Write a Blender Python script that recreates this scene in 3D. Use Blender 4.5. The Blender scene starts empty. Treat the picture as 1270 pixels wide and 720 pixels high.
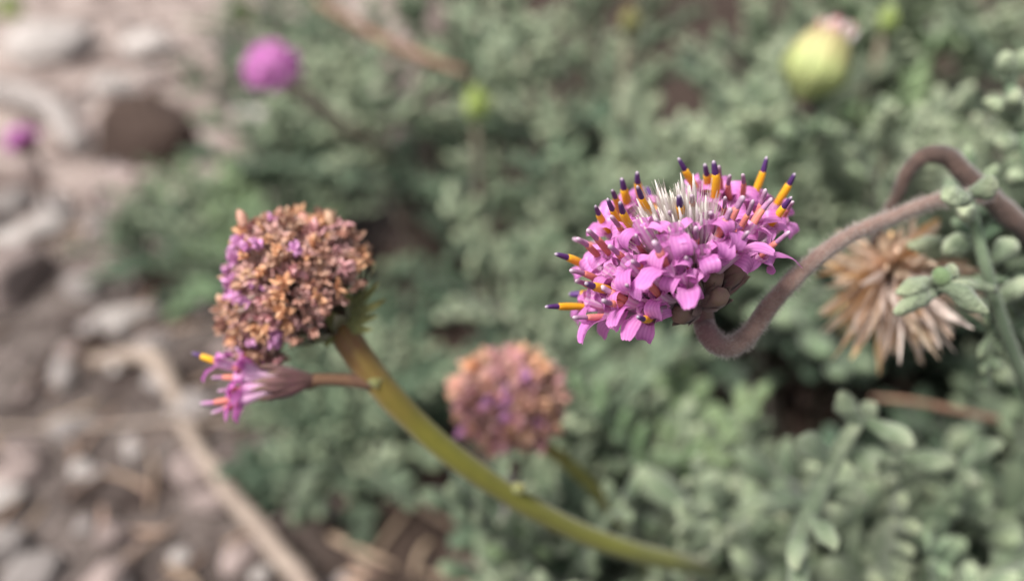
import bpy, math, random
from mathutils import Vector, Matrix, noise

# ------------------------------------------------------------------ camera, sky, sun, exposure
SC = bpy.context.scene
COL = SC.collection
H, PITCH, F = 0.25, math.radians(35), 997.0          # camera height (m), downward pitch, focal length in photo pixels
CAM = Vector((0, 0, H))
RT = Vector((1, 0, 0)); FW = Vector((0, math.cos(PITCH), -math.sin(PITCH))); UP = Vector((0, math.sin(PITCH), math.cos(PITCH)))
cd = bpy.data.cameras.new('camera'); cam = bpy.data.objects.new('camera', cd); COL.objects.link(cam)
cam.location = CAM; cam.rotation_euler = (math.pi / 2 - PITCH, 0, 0)
cd.sensor_width = 36; cd.lens = 36 * F / 1270; cd.clip_start = 0.005; cd.clip_end = 200
cd.dof.use_dof = True; cd.dof.focus_distance = 0.093; cd.dof.aperture_fstop = 7.9; cd.dof.aperture_blades = 0
SC.camera = cam

SUN_EL, SUN_AZ = math.radians(58), math.radians(-40)   # azimuth from +Y towards +X
w = bpy.data.worlds.new('World'); SC.world = w; w.use_nodes = True
nt = w.node_tree; nt.nodes.clear()
sky = nt.nodes.new('ShaderNodeTexSky'); sky.sky_type = 'NISHITA'; sky.sun_disc = False
sky.sun_elevation = SUN_EL; sky.sun_rotation = SUN_AZ; sky.dust_density = 4; sky.air_density = 1; sky.ozone_density = 1
hs = nt.nodes.new('ShaderNodeHueSaturation'); hs.inputs['Saturation'].default_value = 0.25   # overcast: grey, not blue
bg = nt.nodes.new('ShaderNodeBackground'); bg.inputs['Strength'].default_value = 0.095
wo = nt.nodes.new('ShaderNodeOutputWorld')
nt.links.new(sky.outputs[0], hs.inputs['Color']); nt.links.new(hs.outputs[0], bg.inputs[0]); nt.links.new(bg.outputs[0], wo.inputs[0])
sd = bpy.data.lights.new('sun', 'SUN'); sd.energy = 2.8; sd.angle = math.radians(12); sd.color = (1, .95, .88)
so = bpy.data.objects.new('sun', sd); COL.objects.link(so)
sdir = Vector((math.sin(SUN_AZ) * math.cos(SUN_EL), math.cos(SUN_AZ) * math.cos(SUN_EL), math.sin(SUN_EL)))
sdir = Vector((-0.45, -0.25, 0.86)).normalized()
so.rotation_euler = sdir.to_track_quat('Z', 'Y').to_euler()
sky.sun_elevation = math.asin(sdir.z); sky.sun_rotation = math.atan2(sdir.x, sdir.y)
vs = SC.view_settings; vs.view_transform = 'Standard'; vs.look = 'None'; vs.exposure = 0.85; vs.gamma = 1
SC.cycles.use_denoising = True
SC.cycles.max_bounces = 8
SC.render.engine = 'CYCLES'

# ------------------------------------------------------------------ helpers
R = random.Random(7)
U = R.uniform
MM = 0.001
def P(px, py, d):
    """photo pixel + depth along the view axis -> point in the place"""
    return CAM + d * (FW + RT * ((px - 635) / F) - UP * ((py - 360) / F))
def pix(p):
    q = p - CAM; d = q.dot(FW)
    return 635 + F * q.dot(RT) / d, 360 - F * q.dot(UP) / d, d
def gh(x, y):
    """height of the ground"""
    v = Vector((x, y, 0))
    return 0.010 * noise.noise(v * 5) + 0.004 * noise.noise(v * 22) + 0.0018 * noise.noise(v * 75)
def ground_at(px, py):
    d = H / (math.sin(PITCH) + (py - 360) / F * math.cos(PITCH))
    for _ in range(6):
        p = P(px, py, d); k = (H - gh(p.x, p.y)) / H
        d = H * k / (math.sin(PITCH) + (py - 360) / F * math.cos(PITCH))
    return P(px, py, d)
def rnd_dir():
    while True:
        v = Vector((U(-1, 1), U(-1, 1), U(-1, 1)))
        if .05 < v.length < 1: return v.normalized()
def perp(v):
    a = Vector((0, 0, 1)) if abs(v.z) < .9 * v.length else Vector((1, 0, 0))
    return v.cross(a).normalized()

class MB:
    def __init__(s): s.v = []; s.f = []; s.uv = []
    def tube(s, pts, rad, n=8, flat=1.0, nrm=None, cap=True, ribs=0):
        """round (or flattened) tapered tube along pts; uv = (around, along)"""
        pts = [Vector(p) for p in pts]; m = len(pts); b0 = len(s.v)
        t = (pts[1] - pts[0]).normalized()
        a = perp(t) if nrm is None else (nrm - t * nrm.dot(t)).normalized()
        for i, p in enumerate(pts):
            t2 = (pts[min(i + 1, m - 1)] - pts[max(i - 1, 0)])
            t2 = t2.normalized() if t2.length > 1e-9 else t
            a = a - t2 * a.dot(t2)
            a = a.normalized() if a.length > 1e-9 else perp(t2)
            b = t2.cross(a)
            for k in range(n):
                an = 2 * math.pi * k / n
                r = rad[i] * (1 + (ribs * (k % 2 - .5) if ribs else 0))
                s.v.append(p + b * (math.cos(an) * r) + a * (math.sin(an) * r * flat)); s.uv.append((k / n, i / (m - 1)))
            t = t2
        for i in range(m - 1):
            for k in range(n):
                k2 = (k + 1) % n
                s.f.append((b0 + i * n + k, b0 + i * n + k2, b0 + (i + 1) * n + k2, b0 + (i + 1) * n + k))
        if cap:
            s.v.append(pts[0].copy()); s.uv.append((.5, 0)); c = len(s.v) - 1
            for k in range(n): s.f.append((c, b0 + (k + 1) % n, b0 + k))
            s.v.append(pts[-1].copy()); s.uv.append((.5, 1)); c = len(s.v) - 1; e = b0 + (m - 1) * n
            for k in range(n): s.f.append((c, e + k, e + (k + 1) % n))
        return s
    def strap(s, pts, wid, nrm, cup=0.0, n=4, teeth=0.0, crease=0.0):
        """petal-like sheet: centre line pts, half widths, normal at start; uv = (across, along)"""
        pts = [Vector(p) for p in pts]; m = len(pts); b0 = len(s.v)
        t = (pts[1] - pts[0]).normalized(); side = t.cross(nrm).normalized()
        for i, p in enumerate(pts):
            t = (pts[min(i + 1, m - 1)] - pts[max(i - 1, 0)]).normalized()
            side = (side - t * side.dot(t)).normalized(); nn = side.cross(t)
            for k in range(n + 1):
                x = 2 * k / n - 1
                q = p + side * (x * wid[i]) + nn * (cup * wid[i] * (x * x))
                if crease: q = q + nn * (noise.noise(q * 900) * crease) + side * (noise.noise(q * 700 + Vector((4, 4, 4))) * crease)
                if teeth and i == m - 1: q = q + t * (teeth * (1 if k % 2 else -.3))
                s.v.append(q); s.uv.append((k / n, i / (m - 1)))
        for i in range(m - 1):
            for k in range(n):
                a = b0 + i * (n + 1) + k
                s.f.append((a, a + 1, a + n + 2, a + n + 1))
        return s
    def mesh(s, name):
        me = bpy.data.meshes.new(name); me.from_pydata([tuple(v) for v in s.v], [], s.f)
        me.polygons.foreach_set('use_smooth', [True] * len(me.polygons))
        l = me.uv_layers.new(name='UVMap')
        buf = []
        for lp in me.loops: buf.extend(s.uv[lp.vertex_index])
        l.data.foreach_set('uv', buf); me.update()
        return me
    def obj(s, name, m, parent=None):
        return link(name, s.mesh(name), m, parent)
def link(name, me, m, parent=None, mw=None):
    if m is not None and not me.materials: me.materials.append(m)
    o = bpy.data.objects.new(name, me); COL.objects.link(o)
    if m is not None and me.materials[0] != m:
        o.material_slots[0].link = 'OBJECT'; o.material_slots[0].material = m
    if parent is not None:
        o.parent = parent
        top = parent
        off = Matrix.Identity(4)
        chain = parent
        while chain is not None:
            off = chain.matrix_basis @ off if chain is parent else chain.matrix_basis @ off
            chain = chain.parent
        o.matrix_basis = off.inverted() @ (mw if mw is not None else Matrix.Identity(4))
    elif mw is not None: o.matrix_basis = mw
    return o
def thing(name, label, cat, loc=(0, 0, 0), group=None):
    o = bpy.data.objects.new(name, None); COL.objects.link(o); o.location = loc
    o.empty_display_size = .005
    return tag(o, label, cat, group)
def tag(o, label, cat, group=None):
    o['label'] = label; o['category'] = cat
    if group: o['group'] = group
    return o
def bez(p0, p1, p2, n):
    return [p0 * (1 - t) ** 2 + p1 * (2 * t * (1 - t)) + p2 * t * t for t in [i / (n - 1) for i in range(n)]]
def spline(pts, k=6):
    """Catmull-Rom through pts"""
    pts = [Vector(p) for p in pts]; out = []
    q = [2 * pts[0] - pts[1]] + pts + [2 * pts[-1] - pts[-2]]
    for i in range(1, len(q) - 2):
        for j in range(k):
            t = j / k; a, b, c, d = q[i - 1], q[i], q[i + 1], q[i + 2]
            out.append(.5 * ((2 * b) + (c - a) * t + (2 * a - 5 * b + 4 * c - d) * t * t + (3 * b - a - 3 * c + d) * t ** 3))
    out.append(pts[-1]); return out
def lerpl(vals, n):
    out = []
    for i in range(n):
        t = i / (n - 1) * (len(vals) - 1); j = min(int(t), len(vals) - 2); out.append(vals[j] + (vals[j + 1] - vals[j]) * (t - j))
    return out
def frame(y, z, loc, sc=1.0):
    """matrix with local +Y along y and +Z near z"""
    y = y.normalized(); z = (z - y * z.dot(y)); z = z.normalized() if z.length > 1e-6 else perp(y); x = y.cross(z)
    M = Matrix((x, y, z)).transposed().to_4x4()
    return Matrix.Translation(loc) @ M @ Matrix.Diagonal((sc, sc, sc, 1))

# ------------------------------------------------------------------ materials
MATS = {}
def mat(name, c1, c2=None, rough=.6, nscale=400., bump=.3, bscale=2500., bdist=.0002, sheen=0., trans=0., sss=0.,
        along=None, stripes=None, jitter=.12, hue=0.0, spec=.3):
    """principled material: two-tone noise, per-object jitter, optional colour ramp along the piece (uv.y), stripes across (uv.x), translucency"""
    m = bpy.data.materials.new(name); m.use_nodes = True; t = m.node_tree; N = t.nodes; L = t.links
    N.clear(); out = N.new('ShaderNodeOutputMaterial'); b = N.new('ShaderNodeBsdfPrincipled')
    tc = N.new('ShaderNodeTexCoord'); no = N.new('ShaderNodeTexNoise'); no.inputs['Scale'].default_value = nscale; no.inputs['Detail'].default_value = 4
    L.new(tc.outputs['Object'], no.inputs['Vector'])
    c2 = c2 or tuple(x * .7 for x in c1)
    mx = N.new('ShaderNodeMix'); mx.data_type = 'RGBA'
    mr = N.new('ShaderNodeMapRange'); mr.inputs[1].default_value = .32; mr.inputs[2].default_value = .68
    L.new(no.outputs['Fac'], mr.inputs[0]); L.new(mr.outputs[0], mx.inputs[0])
    mx.inputs[6].default_value = (*c1, 1); mx.inputs[7].default_value = (*c2, 1)
    col = mx.outputs[2]
    if along:
        sp = N.new('ShaderNodeSeparateXYZ'); L.new(tc.outputs['UV'], sp.inputs[0])
        rp = N.new('ShaderNodeValToRGB'); e = rp.color_ramp.elements
        while len(e) < len(along): e.new(.5)
        for i, (p_, c_) in enumerate(along): e[i].position = p_; e[i].color = (*c_, 1)
        ad = N.new('ShaderNodeMath'); ad.operation = 'MULTIPLY_ADD'; ad.inputs[1].default_value = .12; 
        L.new(no.outputs['Fac'], ad.inputs[0]); su = N.new('ShaderNodeMath'); su.operation = 'SUBTRACT'; su.inputs[1].default_value = .06
        L.new(sp.outputs[1], su.inputs[0]); L.new(su.outputs[0], ad.inputs[2]); L.new(ad.outputs[0], rp.inputs[0])
        ml = N.new('ShaderNodeMix'); ml.data_type = 'RGBA'; ml.blend_type = 'MULTIPLY'; ml.inputs[0].default_value = 1
        L.new(rp.outputs[0], ml.inputs[6]); L.new(col, ml.inputs[7]); col = ml.outputs[2]
    if stripes:
        cnt, cs, amt = stripes
        wv = N.new('ShaderNodeTexWave'); wv.wave_type = 'BANDS'; wv.bands_direction = 'X'; wv.inputs['Scale'].default_value = cnt
        wv.inputs['Distortion'].default_value = 1.2; wv.inputs['Detail'].default_value = 2; wv.inputs['Detail Scale'].default_value = .6
        L.new(tc.outputs['UV'], wv.inputs['Vector'])
        ma = N.new('ShaderNodeMath'); ma.operation = 'MULTIPLY'; ma.inputs[1].default_value = amt; L.new(wv.outputs['Fac'], ma.inputs[0])
        ms = N.new('ShaderNodeMix'); ms.data_type = 'RGBA'; L.new(ma.outputs[0], ms.inputs[0]); L.new(col, ms.inputs[6]); ms.inputs[7].default_value = (*cs, 1); col = ms.outputs[2]
    oi = N.new('ShaderNodeObjectInfo'); hv = N.new('ShaderNodeHueSaturation')
    mv = N.new('ShaderNodeMapRange'); mv.inputs[3].default_value = 1 - jitter; mv.inputs[4].default_value = 1 + jitter
    L.new(oi.outputs['Random'], mv.inputs[0]); L.new(mv.outputs[0], hv.inputs['Value']); L.new(col, hv.inputs['Color'])
    if hue:
        m3 = N.new('ShaderNodeMath'); m3.operation = 'MULTIPLY'; m3.inputs[1].default_value = 7.31; L.new(oi.outputs['Random'], m3.inputs[0])
        m4 = N.new('ShaderNodeMath'); m4.operation = 'FRACT'; L.new(m3.outputs[0], m4.inputs[0])
        mh = N.new('ShaderNodeMapRange'); mh.inputs[3].default_value = .5 - hue; mh.inputs[4].default_value = .5 + hue
        L.new(m4.outputs[0], mh.inputs[0]); L.new(mh.outputs[0], hv.inputs['Hue'])
    col = hv.outputs[0]
    L.new(col, b.inputs['Base Color']); b.inputs['Roughness'].default_value = rough; b.inputs['Specular IOR Level'].default_value = spec
    if sheen: b.inputs['Sheen Weight'].default_value = sheen; b.inputs['Sheen Roughness'].default_value = .5
    if sss:
        b.inputs['Subsurface Weight'].default_value = sss; b.inputs['Subsurface Radius'].default_value = (.001, .0007, .0006); b.inputs['Subsurface Scale'].default_value = 1
    if bump:
        n2 = N.new('ShaderNodeTexNoise'); n2.inputs['Scale'].default_value = bscale; n2.inputs['Detail'].default_value = 5
        L.new(tc.outputs['Object'], n2.inputs['Vector'])
        bp = N.new('ShaderNodeBump'); bp.inputs['Strength'].default_value = bump; bp.inputs['Distance'].default_value = bdist
        L.new(n2.outputs['Fac'], bp.inputs['Height']); L.new(bp.outputs[0], b.inputs['Normal'])
    res = b.outputs[0]
    if trans:
        tr = N.new('ShaderNodeBsdfTranslucent'); L.new(col, tr.inputs[0]); mi = N.new('ShaderNodeMixShader'); mi.inputs[0].default_value = trans
        L.new(res, mi.inputs[1]); L.new(tr.outputs[0], mi.inputs[2]); res = mi.outputs[0]
    L.new(res, out.inputs[0]); MATS[name] = m; return m

W1 = (1, 1, 1)
mat('petal', (.80, .35, .71), (.68, .23, .61), rough=.38, spec=.5, nscale=500, bump=.2, bscale=900, trans=.42, stripes=(1.4, (.52, .12, .47), .42), jitter=.10, hue=.008)
mat('petal_inner', (.80, .38, .70), (.66, .22, .58), rough=.5, nscale=600, bump=.15, trans=.35, stripes=(1.1, (.52, .14, .48), .4), jitter=.1)
mat('corolla', W1, (.9, .9, .9), rough=.5, nscale=800, trans=.25, bump=.1, along=[(0, (.36, .30, .20)), (.45, (.62, .42, .54)), (1, (.72, .27, .62))], stripes=(3, (.80, .66, .74), .55))
mat('anther_yellow', (.86, .50, .035), (.80, .36, .02), rough=.45, nscale=500, bump=.1, sss=.15, along=[(0, (1, .75, .8)), (.25, (1, 1, 1)), (1, (1, 1.0, 1))], stripes=(4, (.78, .33, .01), .4), jitter=.06)
mat('anther_orange', (.62, .22, .10), (.55, .17, .16), rough=.5, nscale=500, bump=.1, sss=.1, stripes=(3, (.60, .20, .26), .5), jitter=.12)
mat('anther_tip_purple', W1, (.8, .8, .8), rough=.4, nscale=900, bump=.15, along=[(0, (.30, .09, .22)), (.2, (.085, .028, .15)), (.75, (.10, .045, .17)), (1, (.50, .42, .50))], jitter=.1)
mat('style_pink', W1, (.8, .8, .8), rough=.6, nscale=900, bump=.3, trans=.15, along=[(0, (.50, .22, .42)), (.6, (.50, .26, .44)), (1, (.64, .50, .60))], jitter=.1)
mat('white_floret', (.86, .84, .76), (.78, .70, .72), rough=.6, nscale=500, trans=.3, bump=.1, jitter=.06)
mat('bristle', (.80, .75, .68), (.68, .60, .58), rough=.6, trans=.3, bump=0)
mat('bract', W1, (.75, .75, .75), rough=.6, nscale=700, sheen=.25, trans=.1, along=[(0, (.15, .065, .065)), (.4, (.16, .055, .08)), (.75, (.18, .075, .095)), (1, (.26, .17, .13))], stripes=(1.2, (.21, .16, .09), .4))
mat('mauve_stem', (.225, .150, .122), (.150, .094, .078), rough=.8, nscale=500, bump=.6, bscale=2200, bdist=.00035, sheen=.5, jitter=.03, along=[(0, (.75, .55, .75)), (.12, (.8, .65, .8)), (.3, (1, 1, 1)), (1, (1.1, .95, .9))])
mat('brown_stem', (.10, .062, .05), (.06, .038, .032), rough=.85, nscale=400, bump=.8, bscale=1200, bdist=.0005, sheen=.3, jitter=.05)
mat('olive_stem', W1, (.85, .85, .8), rough=.55, nscale=350, bump=.3, bscale=1500, sheen=.2, jitter=.02, sss=.1, along=[(0, (.155, .085, .028)), (.12, (.165, .080, .035)), (.24, (.170, .125, .022)), (.38, (.165, .160, .017)), (.75, (.160, .172, .020)), (1, (.105, .125, .030))], stripes=(2.5, (.20, .16, .03), .2))
mat('red_stem', (.16, .085, .045), (.11, .055, .035), rough=.7, nscale=400, bump=.4, sheen=.2)
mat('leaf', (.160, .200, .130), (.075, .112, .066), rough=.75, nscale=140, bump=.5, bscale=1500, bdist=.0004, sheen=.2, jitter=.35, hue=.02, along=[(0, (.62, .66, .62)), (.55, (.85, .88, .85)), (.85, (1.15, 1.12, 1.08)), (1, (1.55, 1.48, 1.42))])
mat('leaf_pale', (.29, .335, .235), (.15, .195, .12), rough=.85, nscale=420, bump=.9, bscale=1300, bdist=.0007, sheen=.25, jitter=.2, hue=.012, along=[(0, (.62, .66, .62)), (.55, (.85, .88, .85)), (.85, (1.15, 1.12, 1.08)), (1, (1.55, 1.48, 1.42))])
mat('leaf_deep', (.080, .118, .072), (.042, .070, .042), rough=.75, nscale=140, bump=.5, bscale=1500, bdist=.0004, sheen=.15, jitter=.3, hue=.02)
mat('leaf_dead', (.085, .055, .042), (.05, .034, .028), rough=.9, nscale=200, bump=.5, bscale=900, bdist=.0005, jitter=.3)
mat('leaf_fresh', (.165, .23, .115), (.095, .155, .07), rough=.65, nscale=260, bump=.3, sheen=.3, jitter=.2, hue=.015, sss=.08)
mat('bud_lime', (.30, .38, .09), (.22, .29, .08), rough=.6, nscale=300, bump=.3, sheen=.3, sss=.1)
mat('leaf_stem', (.23, .20, .14), (.14, .11, .08), rough=.85, nscale=300, bump=.6, bscale=900, bdist=.0004, sheen=.3, jitter=.2)
mat('wither_tan', (.62, .38, .28), (.42, .22, .155), rough=.45, nscale=900, bump=.3, trans=.2, jitter=.3, hue=.015)
mat('wither_orange', (.74, .44, .26), (.56, .28, .16), rough=.4, nscale=900, bump=.3, trans=.2, jitter=.2)
mat('wither_pink', (.68, .38, .39), (.46, .21, .22), rough=.4, nscale=900, bump=.3, trans=.2, jitter=.25)
mat('wither_purple', (.68, .36, .60), (.44, .18, .38), rough=.4, nscale=900, bump=.3, trans=.2, jitter=.25)
mat('wither_tube', (.40, .31, .27), (.28, .18, .16), rough=.6, nscale=700, bump=.3, trans=.2, jitter=.25)
mat('wither_layer', (.64, .42, .35), (.54, .31, .31), rough=.6, nscale=300, bump=.3, trans=.2)
mat('green_bract', (.18, .19, .07), (.12, .13, .05), rough=.6, nscale=500, bump=.3, sheen=.3, along=[(0, (1, 1, 1)), (.7, (1.1, 1.05, .9)), (1, (1.6, 1.3, 1.0))])
mat('straw', (.82, .66, .52), (.64, .48, .36), rough=.7, nscale=500, bump=.3, trans=.2, jitter=.3, hue=.012)
mat('straw_orange', (.80, .54, .30), (.66, .42, .22), rough=.6, nscale=500, bump=.3, trans=.2, jitter=.2)
mat('straw_grey', (.82, .72, .66), (.66, .54, .49), rough=.75, nscale=500, bump=.3, trans=.15, jitter=.2)
mat('bud_bract', (.46, .48, .24), (.36, .40, .19), rough=.55, nscale=300, bump=.2, sss=.1, jitter=.2, along=[(0, (1, 1, 1)), (.7, (1.05, 1.05, .95)), (1, (1.5, 1.0, 1.2))], stripes=(1.0, (.17, .22, .06), .75))
mat('dry_twig', (.40, .325, .27), (.28, .22, .185), rough=.85, nscale=120, bump=.7, bscale=500, bdist=.0006, jitter=.15)
mat('russet_twig', (.25, .15, .10), (.16, .095, .07), rough=.8, nscale=150, bump=.6, bscale=600, bdist=.0005, jitter=.15)
mat('stone_grey', (.42, .375, .36), (.30, .265, .255), rough=.85, nscale=70, bump=.6, bscale=350, bdist=.0012, jitter=.25, hue=.01)
mat('stone_pale', (.56, .51, .485), (.42, .38, .36), rough=.85, nscale=70, bump=.6, bscale=350, bdist=.0012, jitter=.15)
mat('stone_pink', (.42, .335, .315), (.28, .22, .205), rough=.85, nscale=70, bump=.6, bscale=350, bdist=.0012, jitter=.25)
mat('stone_brown', (.17, .115, .095), (.105, .072, .06), rough=.9, nscale=60, bump=.8, bscale=250, bdist=.002, jitter=.1)
mat('litter', (.33, .24, .18), (.22, .15, .115), rough=.85, nscale=200, bump=.4, jitter=.35, hue=.015)

# ------------------------------------------------------------------ the ground
def ground_material():
    m = bpy.data.materials.new('ground'); m.use_nodes = True; t = m.node_tree; N = t.nodes; L = t.links
    b = N['Principled BSDF']; tc = N.new('ShaderNodeTexCoord')
    n1 = N.new('ShaderNodeTexNoise'); n1.inputs['Scale'].default_value = 26; n1.inputs['Detail'].default_value = 8
    n2 = N.new('ShaderNodeTexNoise'); n2.inputs['Scale'].default_value = 160; n2.inputs['Detail'].default_value = 6
    vo = N.new('ShaderNodeTexVoronoi'); vo.inputs['Scale'].default_value = 260
    for n in (n1, n2, vo): L.new(tc.outputs['Object'], n.inputs['Vector'])
    r1 = N.new('ShaderNodeValToRGB'); e = r1.color_ramp.elements
    e[0].position = .36; e[0].color = (.085, .060, .054, 1); e[1].position = .60; e[1].color = (.38, .325, .305, 1)
    L.new(n1.outputs['Fac'], r1.inputs[0])
    r2 = N.new('ShaderNodeValToRGB'); e = r2.color_ramp.elements
    e[0].position = .3; e[0].color = (.55, .52, .5, 1); e[1].position = .7; e[1].color = (1.25, 1.22, 1.2, 1)
    L.new(n2.outputs['Fac'], r2.inputs[0])
    mx = N.new('ShaderNodeMix'); mx.data_type = 'RGBA'; mx.blend_type = 'MULTIPLY'; mx.inputs[0].default_value = 1
    # shade under the shrubs painted into the ground colour, with a ragged edge
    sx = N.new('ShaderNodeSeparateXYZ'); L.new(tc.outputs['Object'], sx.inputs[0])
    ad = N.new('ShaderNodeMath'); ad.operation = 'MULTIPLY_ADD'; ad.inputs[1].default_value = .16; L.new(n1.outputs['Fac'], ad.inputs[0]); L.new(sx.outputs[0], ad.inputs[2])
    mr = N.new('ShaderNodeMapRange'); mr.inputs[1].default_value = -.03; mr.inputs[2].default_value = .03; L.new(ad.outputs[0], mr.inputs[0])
    shade_mix = N.new('ShaderNodeMix'); shade_mix.data_type = 'RGBA'; L.new(mr.outputs[0], shade_mix.inputs[0]); shade_mix.inputs[7].default_value = (.05, .036, .03, 1)
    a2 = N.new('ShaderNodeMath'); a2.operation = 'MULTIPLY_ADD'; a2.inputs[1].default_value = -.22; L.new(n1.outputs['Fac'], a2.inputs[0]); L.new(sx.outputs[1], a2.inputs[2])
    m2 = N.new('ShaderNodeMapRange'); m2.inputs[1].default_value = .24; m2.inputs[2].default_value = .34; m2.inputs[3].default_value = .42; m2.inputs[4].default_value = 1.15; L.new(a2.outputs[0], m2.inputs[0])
    h2 = N.new('ShaderNodeHueSaturation'); L.new(r1.outputs[0], h2.inputs['Color']); L.new(m2.outputs[0], h2.inputs['Value']); L.new(h2.outputs[0], shade_mix.inputs[6])
    L.new(shade_mix.outputs[2], mx.inputs[6]); L.new(r2.outputs[0], mx.inputs[7]); L.new(mx.outputs[2], b.inputs['Base Color'])
    b.inputs['Roughness'].default_value = .95; b.inputs['Specular IOR Level'].default_value = .15
    bp = N.new('ShaderNodeBump'); bp.inputs['Distance'].default_value = .002; bp.inputs['Strength'].default_value = .8
    L.new(vo.outputs['Distance'], bp.inputs['Height']); L.new(bp.outputs[0], b.inputs['Normal'])
    return m
def axis_coords(lo, hi, step):
    c = []; x = lo
    while x <= hi + 1e-9: c.append(x); x += step
    s = step
    while c[-1] < 30: s *= 1.35; c.append(c[-1] + s)
    s = step
    while c[0] > -30: s *= 1.35; c.insert(0, c[0] - s)
    return c
gx = axis_coords(-.75, .6, .006); gy = axis_coords(.02, 1.3, .006)
g = MB()
for y in gy:
    for x in gx: g.v.append(Vector((x, y, gh(x, y)))); g.uv.append((0, 0))
nx = len(gx)
for j in range(len(gy) - 1):
    for i in range(nx - 1): a = j * nx + i; g.f.append((a, a + 1, a + nx + 1, a + nx))
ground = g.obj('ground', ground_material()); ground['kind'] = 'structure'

# ------------------------------------------------------------------ stones, gravel, twigs
def stone_mesh(seed, flat, sub=3):
    import bmesh
    bm = bmesh.new(); bmesh.ops.create_icosphere(bm, subdivisions=sub, radius=1)
    o = Vector((seed * 7.3, seed * 3.1, 0)); rr = random.Random(seed)
    cuts = [(Vector((rr.uniform(-1, 1), rr.uniform(-1, 1), rr.uniform(-1, 1))).normalized(), rr.uniform(.55, .85)) for _ in range(9)]
    for v in bm.verts:
        p = v.co.copy()
        for n_, d_ in cuts:
            k = p.dot(n_)
            if k > d_: p -= n_ * (k - d_)
        p *= 1 + .16 * noise.noise(v.co * 1.3 + o) + .06 * noise.noise(v.co * 4 + o)
        v.co = Vector((p.x * 1.15, p.y * .9, p.z * flat))
    me = bpy.data.meshes.new('stone'); bm.to_mesh(me); bm.free()
    me.polygons.foreach_set('use_smooth', [True] * len(me.polygons)); me.materials.append(MATS['stone_grey'])
    return me
STONES = [stone_mesh(i, f) for i, f in enumerate((.55, .6, .7, .5, .8, .65, .45, .6))]
def stone(p, r, m, label, group='loose stones on the bare ground', tilt=.25, rz=None, v=None, sink=.25):
    me = STONES[v if v is not None else R.randrange(8)]
    from mathutils import Euler
    M = Matrix.Translation(Vector((p.x, p.y, gh(p.x, p.y) + r * (.55 - sink)))) @ Euler((U(-tilt, tilt), U(-tilt, tilt), U(0, 6.3) if rz is None else rz)).to_matrix().to_4x4() @ Matrix.Diagonal((r, r, r, 1))
    return tag(link('stone', me, m and MATS[m], None, M), label, 'stone', group)
# particular stones
def pst(px, py, rpx, m, label, **k):
    p = ground_at(px, py); d = pix(p)[2]
    return stone(p, rpx / F * d, m, label, group=k.pop('group', None), **k)
pst(185, 190, 58, 'stone_brown', 'large dark brown rock on pale ground above the leafy tuft', tilt=.1, sink=.05, v=4)
pst(150, 120, 26, 'stone_pale', 'pale rounded stone against the top of the dark brown rock', sink=.0)
pst(190, 70, 34, 'stone_pale', 'broad whitish stone on the far gravel', sink=.1)
pst(70, 70, 60, 'stone_pale', 'wide flat pale slab among far gravel', tilt=.05, v=6)
pst(62, 285, 26, 'stone_pale', 'whitish stone just below the small distant pink flower')
pst(20, 300, 24, 'stone_pale', 'small bleached stone next to the whitish one under the distant pink flower')
pst(25, 350, 46, 'stone_pink', 'big rounded pinkish grey stone on the bare earth', v=2)
pst(105, 365, 26, 'stone_grey', 'medium blue grey stone beside the big pinkish one', sink=.2)
pst(160, 405, 36, 'stone_pale', 'flat light grey stone above the bent dry stalk', v=0)
pst(20, 600, 34, 'stone_pink', 'pale pinkish stone on dark earth near the long dry stalk', v=3)
pst(-5, 680, 36, 'stone_grey', 'light grey stone half out of the brown earth', v=5)
pst(265, 625, 28, 'stone_pink', 'pinkish stone touching the long dry stalk', v=7)
pst(100, 585, 15, 'stone_pale', 'small whitish pebble on dark brown earth', v=1)
LAND = [((60, 100), 'the wide flat pale slab'), ((180, 150), 'the dark brown rock'), ((40, 170), 'the tiny distant pink flower'), ((40, 270), 'the whitish stone pair'), ((25, 350), 'the big pinkish grey stone'), ((160, 405), 'the flat light grey stone'),
        ((150, 470), 'the short bent beige stalk'), ((100, 535), 'the thin crossing twig'), ((60, 620), 'the half buried light grey stone'), ((290, 650), 'the long straight beige stalk'), ((220, 300), 'the low soft green tuft'), ((400, 560), 'the shaded green tuft'), ((560, 650), 'the grey brown standing stalk'), ((330, 60), 'the bright pink globe flower')]
def near(px, py): return min(LAND, key=lambda l: (l[0][0] - px) ** 2 + ((l[0][1] - py) * 1.3) ** 2)[1]
LBL = {'stone_grey': 'small grey pebble lying on the bare earth', 'stone_pale': 'small whitish pebble lying on the gravel', 'stone_pink': 'small pinkish brown pebble lying on the bare earth'}
for i in range(190):
    px, py = U(-60, 430), U(-20, 760)
    if i % 5 == 0: px, py = U(400, 700), U(380, 760)
    if px > 430: continue
    p = ground_at(px, py); d = pix(p)[2]
    m = R.choices(['stone_grey', 'stone_pale', 'stone_pink'], [4, 2.4 if py < 330 else .45, 4])[0]
    r_ = (U(2.4, 5.5) if R.random() < .6 else U(5.5, 11)) * MM * (1 + .6 * (d > .45))
    lb = ('tiny ' if r_ < .0034 else 'small ' if r_ < .006 else 'middling ') + {'stone_grey': 'grey', 'stone_pale': 'whitish', 'stone_pink': 'pinkish brown'}[m] + ' pebble on the earth near ' + near(px, py)
    stone(p, r_, m, lb, group=lb.replace(' pebble', ' pebbles'))
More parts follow.
